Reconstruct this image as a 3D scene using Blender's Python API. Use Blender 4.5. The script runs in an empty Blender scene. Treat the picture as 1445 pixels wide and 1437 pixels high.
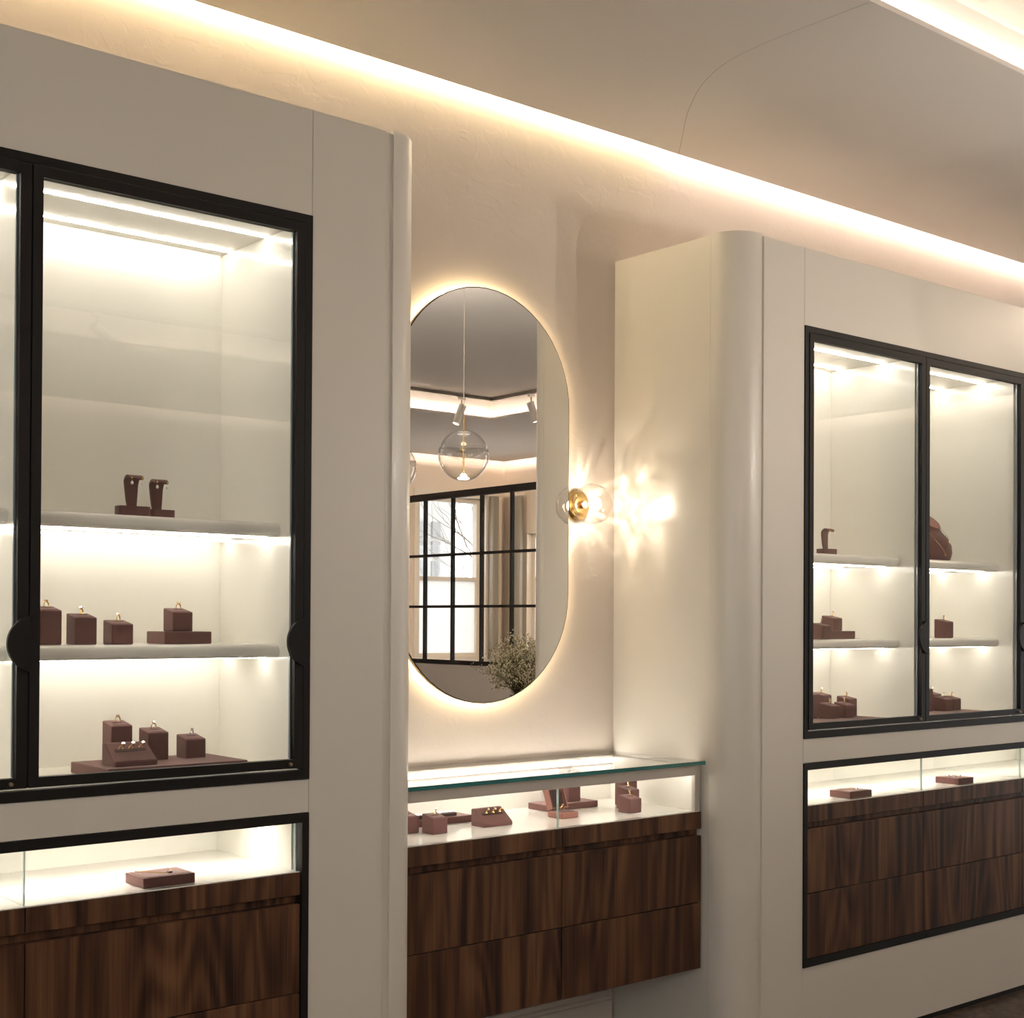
import bpy, bmesh, math, random
from mathutils import Vector, Matrix
random.seed(7)
S = bpy.context.scene
COL = S.collection
PI = math.pi

# ------------------------------------------------------------------ camera
cam_d = bpy.data.cameras.new('camera'); cam = bpy.data.objects.new('camera', cam_d); COL.objects.link(cam)
R_ = Vector((0.76728, -0.64129, 0.00534)); U_ = Vector((-0.0100, -0.00364, 0.99994)); F_ = Vector((0.64123, 0.76729, 0.0092))
M = Matrix.Identity(4)
for i in range(3):
    M[i][0], M[i][1], M[i][2] = R_[i], U_[i], -F_[i]
M.translation = (-1.13672, -2.91563, 1.45)
cam.matrix_world = M
cam_d.sensor_fit = 'HORIZONTAL'; cam_d.sensor_width = 36.0
cam_d.lens = 1961.97 / 1445 * 36.0
cam_d.shift_y = 138.2 / 1445
cam_d.clip_start = 0.05; cam_d.clip_end = 200
S.camera = cam

# ------------------------------------------------------------------ world, exposure
W = bpy.data.worlds.new('overcast_sky'); S.world = W; W.use_nodes = True
bgn = W.node_tree.nodes['Background']
bgn.inputs[0].default_value = (0.97, 0.985, 1.0, 1); bgn.inputs[1].default_value = 4.0
S.view_settings.view_transform = 'Standard'; S.view_settings.look = 'None'
S.view_settings.exposure = 0.12; S.view_settings.gamma = 1.0
S.view_settings.use_curve_mapping = False
S.cycles.caustics_reflective = False; S.cycles.caustics_refractive = False
S.cycles.transparent_max_bounces = 24
# light levels
LED_CAB = 34.0       # strips in the vitrines
LED_CASE = 43.0     # strips in the counter cases
LED_SLOT_A = 230.0    # wall slot, warm run
LED_SLOT_B = 66.0    # wall slot, neutral run
LED_COVE = 290.0      # ceiling recess
LED_MIRROR = 140.0
SPOT_W = 55.0
SCONCE_W = 2.3
PENDANT = 22.0
PENDANT_W = 70.0

# ------------------------------------------------------------------ materials
def new_mat(name):
    m = bpy.data.materials.new(name); m.use_nodes = True
    nt = m.node_tree; nt.nodes.clear()
    out = nt.nodes.new('ShaderNodeOutputMaterial')
    return m, nt, out
def N(nt, t, **kw):
    n = nt.nodes.new(t)
    for k, v in kw.items(): setattr(n, k, v)
    return n
def prin(name, col, rough=0.5, metal=0.0, coat=0.0, sheen=0.0, bump=None, var=0.0, vscale=6.0, spec=0.5, aniso=None):
    m, nt, out = new_mat(name)
    p = N(nt, 'ShaderNodeBsdfPrincipled')
    p.inputs['Base Color'].default_value = (*col, 1); p.inputs['Roughness'].default_value = rough
    p.inputs['Metallic'].default_value = metal; p.inputs['Coat Weight'].default_value = coat
    p.inputs['Coat Roughness'].default_value = 0.08
    p.inputs['Specular IOR Level'].default_value = spec
    if sheen:
        p.inputs['Sheen Weight'].default_value = sheen; p.inputs['Sheen Roughness'].default_value = 0.5
        p.inputs['Sheen Tint'].default_value = (1, .8, .75, 1)
    nt.links.new(p.outputs[0], out.inputs[0])
    tc = N(nt, 'ShaderNodeTexCoord')
    if var:
        nz = N(nt, 'ShaderNodeTexNoise'); nz.inputs['Scale'].default_value = vscale; nz.inputs['Detail'].default_value = 5
        nt.links.new(tc.outputs['Object'], nz.inputs['Vector'])
        mx = N(nt, 'ShaderNodeMix', data_type='RGBA')
        mx.inputs['A'].default_value = (*[c * (1 - var) for c in col], 1); mx.inputs['B'].default_value = (*[min(1, c * (1 + var)) for c in col], 1)
        nt.links.new(nz.outputs['Fac'], mx.inputs['Factor']); nt.links.new(mx.outputs['Result'], p.inputs['Base Color'])
    if bump:
        sc, st = bump
        nb = N(nt, 'ShaderNodeTexNoise'); nb.inputs['Scale'].default_value = sc; nb.inputs['Detail'].default_value = 6
        nt.links.new(tc.outputs['Object'], nb.inputs['Vector'])
        b = N(nt, 'ShaderNodeBump'); b.inputs['Strength'].default_value = st; b.inputs['Distance'].default_value = 0.01
        nt.links.new(nb.outputs['Fac'], b.inputs['Height']); nt.links.new(b.outputs[0], p.inputs['Normal'])
    return m
def emis(name, col, s):
    m, nt, out = new_mat(name)
    e = N(nt, 'ShaderNodeEmission'); e.inputs[0].default_value = (*col, 1); e.inputs[1].default_value = s
    nt.links.new(e.outputs[0], out.inputs[0]); return m
def thin_glass(name, tint=(1, 1, 1), f0=0.04, gain=1.0):
    """clear sheet glass: passes light straight on, mirrors by Schlick's Fresnel law"""
    m, nt, out = new_mat(name)
    g = N(nt, 'ShaderNodeNewGeometry')
    d = N(nt, 'ShaderNodeVectorMath', operation='DOT_PRODUCT')
    nt.links.new(g.outputs['Normal'], d.inputs[0]); nt.links.new(g.outputs['Incoming'], d.inputs[1])
    a = N(nt, 'ShaderNodeMath', operation='ABSOLUTE'); nt.links.new(d.outputs['Value'], a.inputs[0])
    s = N(nt, 'ShaderNodeMath', operation='SUBTRACT', use_clamp=True); s.inputs[0].default_value = 1; nt.links.new(a.outputs[0], s.inputs[1])
    pw = N(nt, 'ShaderNodeMath', operation='POWER'); nt.links.new(s.outputs[0], pw.inputs[0]); pw.inputs[1].default_value = 5
    ma = N(nt, 'ShaderNodeMath', operation='MULTIPLY_ADD', use_clamp=True); nt.links.new(pw.outputs[0], ma.inputs[0])
    ma.inputs[1].default_value = (1 - f0) * gain; ma.inputs[2].default_value = f0 * gain
    t = N(nt, 'ShaderNodeBsdfTransparent'); t.inputs[0].default_value = (*tint, 1)
    gl = N(nt, 'ShaderNodeBsdfGlossy'); gl.inputs['Roughness'].default_value = 0.0
    mx = N(nt, 'ShaderNodeMixShader')
    nt.links.new(ma.outputs[0], mx.inputs[0]); nt.links.new(t.outputs[0], mx.inputs[1]); nt.links.new(gl.outputs[0], mx.inputs[2])
    nt.links.new(mx.outputs[0], out.inputs[0]); return m
def walnut(name, dark, mid, light):
    m, nt, out = new_mat(name)
    p = N(nt, 'ShaderNodeBsdfPrincipled'); p.inputs['Roughness'].default_value = 0.45; p.inputs['Coat Weight'].default_value = 0.0; p.inputs['Specular IOR Level'].default_value = 0.3
    tc = N(nt, 'ShaderNodeTexCoord'); oi = N(nt, 'ShaderNodeObjectInfo')
    cb = N(nt, 'ShaderNodeCombineXYZ'); ml = N(nt, 'ShaderNodeMath', operation='MULTIPLY'); ml.inputs[1].default_value = 37.0
    nt.links.new(oi.outputs['Random'], ml.inputs[0]); nt.links.new(ml.outputs[0], cb.inputs[0]); nt.links.new(ml.outputs[0], cb.inputs[2])
    ad = N(nt, 'ShaderNodeVectorMath', operation='ADD'); nt.links.new(tc.outputs['Object'], ad.inputs[0]); nt.links.new(cb.outputs[0], ad.inputs[1])
    def mp(scale):
        q = N(nt, 'ShaderNodeMapping'); q.inputs['Scale'].default_value = scale; nt.links.new(ad.outputs[0], q.inputs['Vector']); return q
    # broad figure
    m1 = mp((17.0, 17.0, 0.9)); n1 = N(nt, 'ShaderNodeTexNoise'); n1.inputs['Scale'].default_value = 1.0; n1.inputs['Detail'].default_value = 4; n1.inputs['Distortion'].default_value = 0.6
    nt.links.new(m1.outputs[0], n1.inputs['Vector'])
    # growth rings: contour bands of the broad figure give cathedral arches
    m3 = mp((4.2, 4.2, 0.55)); n3 = N(nt, 'ShaderNodeTexNoise'); n3.inputs['Scale'].default_value = 1.0; n3.inputs['Detail'].default_value = 1.5
    nt.links.new(m3.outputs[0], n3.inputs['Vector'])
    k = N(nt, 'ShaderNodeMath', operation='MULTIPLY'); k.inputs[1].default_value = 95.0; nt.links.new(n3.outputs['Fac'], k.inputs[0])
    sn = N(nt, 'ShaderNodeMath', operation='SINE'); nt.links.new(k.outputs[0], sn.inputs[0])
    # fine pores
    m2 = mp((190.0, 190.0, 4.0)); n2 = N(nt, 'ShaderNodeTexNoise'); n2.inputs['Scale'].default_value = 1.0; n2.inputs['Detail'].default_value = 3
    nt.links.new(m2.outputs[0], n2.inputs['Vector'])
    s1 = N(nt, 'ShaderNodeMath', operation='MULTIPLY_ADD'); nt.links.new(sn.outputs[0], s1.inputs[0]); s1.inputs[1].default_value = 0.085
    nt.links.new(n1.outputs['Fac'], s1.inputs[2])
    s2 = N(nt, 'ShaderNodeMath', operation='MULTIPLY_ADD'); nt.links.new(n2.outputs['Fac'], s2.inputs[0]); s2.inputs[1].default_value = 0.35
    nt.links.new(s1.outputs[0], s2.inputs[2])
    rp = N(nt, 'ShaderNodeValToRGB'); nt.links.new(s2.outputs[0], rp.inputs[0])
    e = rp.color_ramp.elements; e[0].position = 0.44; e[0].color = (*dark, 1); e[1].position = 0.92; e[1].color = (*light, 1)
    x = e.new(0.66); x.color = (*mid, 1)
    nt.links.new(rp.outputs[0], p.inputs['Base Color']); nt.links.new(p.outputs[0], out.inputs[0]); return m
def plaster(name, col):
    m, nt, out = new_mat(name)
    p = N(nt, 'ShaderNodeBsdfPrincipled'); p.inputs['Roughness'].default_value = 0.75; p.inputs['Specular IOR Level'].default_value = 0.25
    tc = N(nt, 'ShaderNodeTexCoord')
    n1 = N(nt, 'ShaderNodeTexNoise'); n1.inputs['Scale'].default_value = 2.2; n1.inputs['Detail'].default_value = 7; n1.inputs['Distortion'].default_value = 1.2
    nt.links.new(tc.outputs['Object'], n1.inputs['Vector'])
    mx = N(nt, 'ShaderNodeMix', data_type='RGBA')
    mx.inputs['A'].default_value = (*[c * 0.93 for c in col], 1); mx.inputs['B'].default_value = (*[c * 1.06 for c in col], 1)
    nt.links.new(n1.outputs['Fac'], mx.inputs['Factor']); nt.links.new(mx.outputs['Result'], p.inputs['Base Color'])
    # trowel marks: distorted, sparse ridges
    n2 = N(nt, 'ShaderNodeTexNoise'); n2.inputs['Scale'].default_value = 5.0; n2.inputs['Detail'].default_value = 3; n2.inputs['Distortion'].default_value = 3.0
    nt.links.new(tc.outputs['Object'], n2.inputs['Vector'])
    rp = N(nt, 'ShaderNodeValToRGB'); nt.links.new(n2.outputs['Fac'], rp.inputs[0])
    e = rp.color_ramp.elements; e[0].position = 0.47; e[1].position = 0.5
    b = N(nt, 'ShaderNodeBump'); b.inputs['Strength'].default_value = 0.09; b.inputs['Distance'].default_value = 0.004
    nt.links.new(rp.outputs[0], b.inputs['Height'])
    n3 = N(nt, 'ShaderNodeTexNoise'); n3.inputs['Scale'].default_value = 40; n3.inputs['Detail'].default_value = 5
    nt.links.new(tc.outputs['Object'], n3.inputs['Vector'])
    b2 = N(nt, 'ShaderNodeBump'); b2.inputs['Strength'].default_value = 0.08; b2.inputs['Distance'].default_value = 0.004
    nt.links.new(n3.outputs['Fac'], b2.inputs['Height']); nt.links.new(b.outputs[0], b2.inputs['Normal'])
    nt.links.new(b2.outputs[0], p.inputs['Normal']); nt.links.new(p.outputs[0], out.inputs[0]); return m
def frosted(name, col):
    m, nt, out = new_mat(name)
    a = N(nt, 'ShaderNodeBsdfTranslucent'); a.inputs[0].default_value = (*col, 1)
    b = N(nt, 'ShaderNodeBsdfDiffuse'); b.inputs[0].default_value = (*col, 1)
    mx = N(nt, 'ShaderNodeMixShader'); mx.inputs[0].default_value = 0.3
    nt.links.new(a.outputs[0], mx.inputs[1]); nt.links.new(b.outputs[0], mx.inputs[2]); nt.links.new(mx.outputs[0], out.inputs[0]); return m

MT = dict(
    lacquer=prin('cream_lacquer', (0.65, 0.60, 0.52), 0.36, coat=0.04, bump=(260, 0.02)),
    groove=prin('groove_metal', (0.42, 0.36, 0.30), 0.3, metal=0.6),
    plaster=plaster('trowelled_plaster', (0.645, 0.565, 0.488)),
    ceil=prin('ceiling_paint', (0.69, 0.635, 0.575), 0.85, var=0.03, vscale=1.5, bump=(60, 0.03)),
    seam=prin('ceiling_seam_filler', (0.36, 0.31, 0.27), 0.9),
    wallp=prin('wall_paint', (0.62, 0.54, 0.46), 0.8, var=0.04, vscale=2, bump=(50, 0.04)),
    floor=walnut('dark_floor_boards', (0.03, 0.02, 0.014), (0.07, 0.045, 0.03), (0.12, 0.08, 0.055)),
    frame=prin('bronzed_black_steel', (0.0095, 0.0075, 0.006), 0.5, metal=0.0, spec=.2, bump=(400, 0.03)),
    inner=prin('interior_cream_lacquer', (0.82, 0.79, 0.72), 0.22, coat=0.3),
    caseflr=prin('white_back_painted_glass', (0.84, 0.81, 0.75), 0.12, coat=0.4),
    glass=thin_glass('sheet_glass', (0.985, 0.99, 0.985)),
    globe=thin_glass('blown_glass', (0.95, 0.945, 0.94), 0.05, 2.4),
    facet=thin_glass('faceted_glass', (0.96, 0.95, 0.94), 0.045, 1.9),
    tealedge=prin('glass_edge_teal', (0.02, 0.16, 0.15), 0.12, coat=0.6, var=0.5, vscale=9),
    edge=prin('glass_edge_pale', (0.50, 0.62, 0.60), 0.15, coat=0.5),
    blueedge=prin('glass_edge_grey', (0.20, 0.24, 0.27), 0.2, coat=0.4),
    champ=prin('champagne_metal', (0.56, 0.51, 0.45), 0.36, metal=0.3, bump=(300, 0.03)),
    walnut=walnut('walnut_veneer', (0.016, 0.0062, 0.003), (0.070, 0.029, 0.013), (0.155, 0.072, 0.033)),
    suede=prin('brown_suede', (0.115, 0.049, 0.044), 0.85, sheen=0.25, bump=(900, 0.12), var=0.06, vscale=40, spec=0.2),
    suede2=prin('rosewood_suede', (0.235, 0.098, 0.075), 0.85, sheen=0.25, bump=(900, 0.12), spec=0.2),
    slotdark=prin('slot_lining_and_gap_shade', (0.035, 0.014, 0.012), 0.9),
    gold=prin('gold', (0.88, 0.58, 0.22), 0.18, metal=1.0),
    silver=prin('white_gold', (0.85, 0.84, 0.82), 0.15, metal=1.0),
    gem=prin('cut_diamond', (0.86, 0.84, 0.80), 0.06, metal=0.85, coat=0.6),
    crystal=prin('clear_crystal', (0.93, 0.92, 0.90), 0.08, coat=1.0, spec=0.9),
    pearl=prin('pearl', (0.86, 0.80, 0.72), 0.25, coat=0.5),
    dstone=prin('dark_stone', (0.015, 0.02, 0.02), 0.1, coat=1.0),
    mirror=prin('silvered_mirror', (0.86, 0.85, 0.83), 0.0, metal=1.0),
    mirrorback=prin('mirror_edge_bronze', (0.32, 0.23, 0.13), 0.35, metal=0.8),
    brass=prin('brass', (0.78, 0.53, 0.22), 0.22, metal=1.0),
    whitemet=prin('white_spot_housing', (0.70, 0.65, 0.58), 0.4),
    trackm=prin('grey_track', (0.16, 0.14, 0.12), 0.4, metal=0.5),
    steel=prin('partition_steel', (0.018, 0.014, 0.011), 0.45, metal=0.3),
    curtain=frosted('linen_curtain', (0.78, 0.74, 0.68)),
    wframe=prin('window_paint', (0.60, 0.55, 0.49), 0.5),
    frost=frosted('frosted_film', (0.86, 0.86, 0.86)),
    facade=prin('facade_render', (0.50, 0.50, 0.49), 0.9, var=0.06, vscale=1.0),
    shutter=prin('facade_window', (0.30, 0.30, 0.31), 0.6),
    bark=prin('bark', (0.20, 0.17, 0.15), 0.9),
    ground=prin('pavement', (0.45, 0.45, 0.45), 0.9),
    stem=prin('dry_stem', (0.10, 0.095, 0.045), 0.8),
    leaf=prin('grey_green_leaf', (0.34, 0.31, 0.18), 0.8),
    bloom=prin('small_white_bloom', (0.85, 0.77, 0.60), 0.8),
    vase=thin_glass('vase_glass', (0.70, 0.76, 0.78), 0.05, 2.0),
    table=prin('table_lacquer', (0.45, 0.38, 0.31), 0.4),
    ledcab=emis('led_cabinet', (1.0, 0.935, 0.83), LED_CAB),
    ledtop=emis('led_cabinet_top', (1.0, 0.935, 0.83), LED_CAB * 1.45),
    ledcase=emis('led_case', (1.0, 0.95, 0.86), LED_CASE),
    ledctr=emis('led_counter', (1.0, 0.95, 0.86), LED_CASE * .72),
    ledA=emis('led_slot_warm', (1.0, 0.84, 0.54), LED_SLOT_A),
    ledB=emis('led_slot_neutral', (1.0, 0.85, 0.76), LED_SLOT_B),
    ledcove=emis('led_cove', (1.0, 0.87, 0.77), LED_COVE),
    ledmir=emis('led_mirror', (1.0, 0.78, 0.46), LED_MIRROR),
    bulb=emis('bulb_glow', (1.0, 0.86, 0.66), 40.0),
    pend=emis('pendant_led', (1.0, 0.83, 0.62), PENDANT),
    lens=emis('spot_lens', (1.0, 0.82, 0.6), 6.0),
)

# ------------------------------------------------------------------ mesh helpers
class MB:
    def __init__(s): s.v = []; s.f = []; s.sm = []
    def add(s, vs, fs, smooth=False):
        o = len(s.v); s.v += [tuple(v) for v in vs]
        for f in fs: s.f.append(tuple(o + i for i in f)); s.sm.append(smooth)
        return s
    def box(s, x0, x1, y0, y1, z0, z1):
        return s.add([(x0, y0, z0), (x1, y0, z0), (x1, y1, z0), (x0, y1, z0), (x0, y0, z1), (x1, y0, z1), (x1, y1, z1), (x0, y1, z1)],
                     [(0, 3, 2, 1), (4, 5, 6, 7), (0, 1, 5, 4), (1, 2, 6, 5), (2, 3, 7, 6), (3, 0, 4, 7)])
    def bbox(s, x0, x1, y0, y1, z0, z1, b=0.002, seg=2):
        bm = bmesh.new(); bmesh.ops.create_cube(bm, size=1)
        for v in bm.verts:
            v.co = ((x0 + x1) / 2 + v.co.x * (x1 - x0), (y0 + y1) / 2 + v.co.y * (y1 - y0), (z0 + z1) / 2 + v.co.z * (z1 - z0))
        bmesh.ops.bevel(bm, geom=list(bm.edges), offset=b, segments=seg, affect='EDGES', profile=0.5)
        return s.bm(bm)
    def bm(s, bm, smooth=False):
        bm.verts.index_update()
        s.add([v.co[:] for v in bm.verts], [[v.index for v in f.verts] for f in bm.faces], smooth); bm.free(); return s
    def prism(s, poly, axis, a, b, smooth=False):
        """poly: 2-D outline (counter-clockwise) in the plane across axis; extruded from a to b"""
        n = len(poly)
        def p3(p, t):
            return {'x': (t, p[0], p[1]), 'y': (p[0], t, p[1]), 'z': (p[0], p[1], t)}[axis]
        vs = [p3(p, a) for p in poly] + [p3(p, b) for p in poly]
        fs = [tuple(range(n))[::-1], tuple(range(n, 2 * n))]
        o = len(s.v); s.add(vs, fs)
        for i in range(n):
            j = (i + 1) % n
            s.f.append((o + i, o + j, o + n + j, o + n + i)); s.sm.append(smooth)
        return s
    def lathe(s, prof, c, n=32, smooth=True, axis='z'):
        vs = []; fs = []
        for r, h in prof:
            for i in range(n):
                a = 2 * PI * i / n
                p = (r * math.cos(a), r * math.sin(a), h)
                if axis == 'y': p = (p[0], p[2], p[1])
                vs.append((c[0] + p[0], c[1] + p[1], c[2] + p[2]))
        for k in range(len(prof) - 1):
            for i in range(n):
                j = (i + 1) % n
                fs.append((k * n + i, k * n + j, (k + 1) * n + j, (k + 1) * n + i))
        return s.add(vs, fs, smooth)
    def tube(s, pts, r, n=6, smooth=True, closed=False):
        pts = [Vector(p) for p in pts]; m = len(pts)
        rs = r if isinstance(r, (list, tuple)) else [r] * m
        vs = []; fs = []
        for k, p in enumerate(pts):
            if closed: t = pts[(k + 1) % m] - pts[k - 1]
            else: t = pts[min(k + 1, m - 1)] - pts[max(k - 1, 0)]
            t.normalize()
            a = Vector((0, 0, 1)) if abs(t.z) < 0.9 else Vector((1, 0, 0))
            u = t.cross(a).normalized(); w = t.cross(u)
            for i in range(n):
                q = 2 * PI * i / n
                vs.append(p + (u * math.cos(q) + w * math.sin(q)) * rs[k])
        for k in range(m if closed else m - 1):
            k2 = (k + 1) % m
            for i in range(n):
                j = (i + 1) % n
                fs.append((k * n + i, k * n + j, k2 * n + j, k2 * n + i))
        if not closed: fs += [tuple(range(n)), tuple(range((m - 1) * n, m * n))]
        return s.add(vs, fs, smooth)
    def build(s, name, mat, parent=None, origin=None):
        if origin is None: origin = ORG.get(parent, Vector((0, 0, 0))) if parent else Vector((0, 0, 0))
        origin = Vector(origin)
        me = bpy.data.meshes.new(name)
        me.from_pydata([(v[0] - origin.x, v[1] - origin.y, v[2] - origin.z) for v in s.v], [], s.f)
        me.polygons.foreach_set('use_smooth', s.sm)
        bm = bmesh.new(); bm.from_mesh(me); bmesh.ops.recalc_face_normals(bm, faces=bm.faces); bm.to_mesh(me); bm.free()
        if any(s.sm): me.set_sharp_from_angle(angle=math.radians(34))
        me.materials.append(MT[mat] if isinstance(mat, str) else mat)
        o = bpy.data.objects.new(name, me); COL.objects.link(o)
        if parent: o.parent = parent; ORG[o] = ORG[parent]
        else: o.location = origin; ORG[o] = origin
        return o
ORG = {}
def thing(name, label, cat, loc, group=None):
    o = bpy.data.objects.new(name, None); o.empty_display_size = 0.05; COL.objects.link(o)
    o.location = loc; ORG[o] = Vector(loc)
    return tag(o, label, cat, group)
def tag(o, label=None, cat=None, group=None, kind=None):
    if label: o['label'] = label
    if cat: o['category'] = cat
    if group: o['group'] = group
    if kind: o['kind'] = kind
    return o
def copy_tree(o, parent=None):
    c = o.copy(); COL.objects.link(c)
    if parent: c.parent = parent
    for ch in list(o.children): copy_tree(ch, c)
    return c
def light(name, kind, loc, parent, energy, col, **kw):
    d = bpy.data.lights.new(name, kind); d.energy = energy; d.color = col
    for k, v in kw.items(): setattr(d, k, v)
    o = bpy.data.objects.new(name, d); COL.objects.link(o)
    o.parent = parent; o.location = Vector(loc) - ORG[parent]
    return o
def B(*a): return MB().box(*a)
def BB(*a, **k): return MB().bbox(*a, **k)

# ------------------------------------------------------------------ dimensions
YB = 0.5575; XL = -4.5; XR = 8.17; YF = -7.32
ZC = 3.10; ZR = 3.26
ZTOP = 2.694; ZT = 2.4334; ZBt = 1.060; ZLt = 0.978; ZLb = 0.302
MOD = 0.673; FW = 0.0195

# ------------------------------------------------------------------ room shell
def wall(name, axis, pos, thick, a0, a1, z0, z1, holes, mat, label):
    mb = MB()
    def bx(u0, u1, w0, w1):
        if u1 - u0 < 1e-6 or w1 - w0 < 1e-6: return
        t0, t1 = sorted((pos, pos + thick))
        if axis == 'x': mb.box(u0, u1, t0, t1, w0, w1)
        else: mb.box(t0, t1, u0, u1, w0, w1)
    us = a0
    for (h0, h1, w0, w1) in sorted(holes):
        bx(us, h0, z0, z1); bx(h0, h1, z0, w0); bx(h0, h1, w1, z1); us = h1
    bx(us, a1, z0, z1)
    o = mb.build(name, mat); tag(o, label, kind='structure'); return o
tag(B(XL - .2, XR + .2, YF - .2, YB + .2, -0.05, 0.0).build('floor', 'floor'), 'dark wood floor along the foot of the joinery', kind='structure')
wall('wall_back', 'x', YB, 0.2, XL - .2, XR + .2, 0.0, 3.5, [], 'plaster', 'trowelled beige plaster wall behind mirror and above the cabinets')
W1 = (7.05, 7.90, 1.06, 2.70); W2 = (-6.95, -4.7, 1.06, 2.34); W5 = (5.45, 6.80, 1.06, 2.70); W6 = (-2.0, -0.6, 0.3, 2.8); W3 = (-3.4, -1.9, 0.9, 2.7); W4 = (-5.8, -1.8, 1.25, 2.9)
wall('wall_front', 'x', YF, -0.2, XL - .2, XR + .2, 0.0, 3.5, [W1, W3, W5], 'wallp', 'beige far wall with window seen in the mirror')
wall('wall_right', 'y', XR, 0.2, YF, YB, 0.0, 3.5, [W2, W6], 'wallp', 'beige end wall beyond the steel partition in the mirror')
wall('wall_left', 'y', XL, -0.2, YF, YB, 0.0, 3.5, [W4], 'wallp', 'plain beige wall on the shop window side')

ceiling = B(XL - .2, XR + .2, YF - .2, YB + .2, ZR, ZR + 0.08).build('ceiling', 'ceil'); tag(ceiling, 'beige ceiling with a dropped perimeter panel and light coves', kind='structure')
LX0, LX1, LY0, LY1 = -3.2, 6.07, -4.95, -0.69         # inner edge of the dropped panel
SX0, SX1, SY0, SY1 = XL + .08, XR - .08, YF + .08, 0.475  # outer edge (slot to the walls)
for a in ((SX0, SX1, LY1, SY1), (LX1, SX1, LY0, LY1), (SX0, SX1, SY0, LY0), (SX0, LX0, LY0, LY1)):
    B(*a, ZC, ZC + .010).build('soffit_panel', 'ceil', ceiling)
t = .008
for a in ((LX0, LX1, LY1 - t, LY1), (LX1 - t, LX1, LY0 + t, LY1 - t), (LX0, LX1, LY0, LY0 + t), (LX0, LX0 + t, LY0 + t, LY1 - t)):
    B(*a, ZC - .0005, ZC + .015).build('soffit_lip', 'ceil', ceiling)
g = .045
for a in ((LX0 - g, LX1 + g, LY1 + g, LY1 + g + .02), (LX1 + g, LX1 + g + .02, LY0 - g, LY1 + g), (LX0 - g, LX1 + g, LY0 - g - .02, LY0 - g), (LX0 - g - .02, LX0 - g, LY0 - g, LY1 + g)):
    B(*a, ZC + .0105, ZR).build('cove_face', 'ceil', ceiling)
# LED ribbons on the inside of the lip, facing the recess wall
za, zb_ = ZC + .0105, ZC + .0148; e = .0005
for a, b in (((LX0, LY1 + e), (LX1, LY1 + e)), ((LX1 + e, LY0), (LX1 + e, LY1)), ((LX0, LY0 - e), (LX1, LY0 - e)), ((LX0 - e, LY0), (LX0 - e, LY1))):
    MB().add([(*a, za), (*b, za), (*b, zb_), (*a, zb_)], [(0, 1, 2, 3)]).build('cove_led_strip', 'ledcove', ceiling)
# wall slots: LED runs that graze the wall
B(SX0, 2.44, .5445, .5490, ZC + .0445, ZC + .0490).build('slot_led_strip', 'ledA', ceiling)
B(2.44, SX1, .521, .527, ZC + .036, ZC + .042).build('slot_led_strip', 'ledB', ceiling)
B(SX0, SX1, SY0 + .02, SY0 + .03, ZC + .034, ZC + .043).build('slot_led_strip', 'ledB', ceiling)
B(SX1 - .03, SX1 - .02, SY0, SY1, ZC + .034, ZC + .043).build('slot_led_strip', 'ledB', ceiling)
# filled seam that curves over the dropped panel
pts = [(2.452, .474), (2.385, .40), (2.315, .325), (2.184, .182), (2.10, .075), (2.04, -.011), (1.985, -.121), (1.955, -.224), (1.944, -.349), (1.945, -.469), (1.948, -.586), (1.952, -.688)]
sm = []
for i in range(len(pts) - 1):                            # Catmull-Rom through the traced points
    p0, p1, p2, p3 = [Vector(pts[min(max(i + k, 0), len(pts) - 1)]) for k in (-1, 0, 1, 2)]
    for q in range(6):
        u = q / 6; sm.append(tuple(.5 * ((2 * p1) + (p2 - p0) * u + (2 * p0 - 5 * p1 + 4 * p2 - p3) * u * u + (3 * p1 - p0 - 3 * p2 + p3) * u ** 3)))
pts = sm + [pts[-1]]
mb = MB(); wv = .0009
for i in range(len(pts) - 1):
    a = Vector(pts[i]); b = Vector(pts[i + 1]); d = (b - a).normalized(); nrm = Vector((-d.y, d.x)) * wv
    mb.add([(a.x + nrm.x, a.y + nrm.y, ZC - .0006), (b.x + nrm.x, b.y + nrm.y, ZC - .0006), (b.x - nrm.x, b.y - nrm.y, ZC - .0006), (a.x - nrm.x, a.y - nrm.y, ZC - .0006)], [(0, 1, 2, 3)])
mb.build('panel_seam', 'seam', ceiling)
# skirting under the floating counter
mb = MB().prism([(YB, 0), (YB - .022, 0), (YB - .022, .145), (YB - .016, .149), (YB - .016, .158), (YB - .008, .162), (YB - .008, .176), (YB, .18)], 'x', 1.02, 2.205)
tag(mb.build('baseboard_back', 'wallp'), 'stepped beige skirting under the floating walnut counter', kind='structure')

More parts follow.
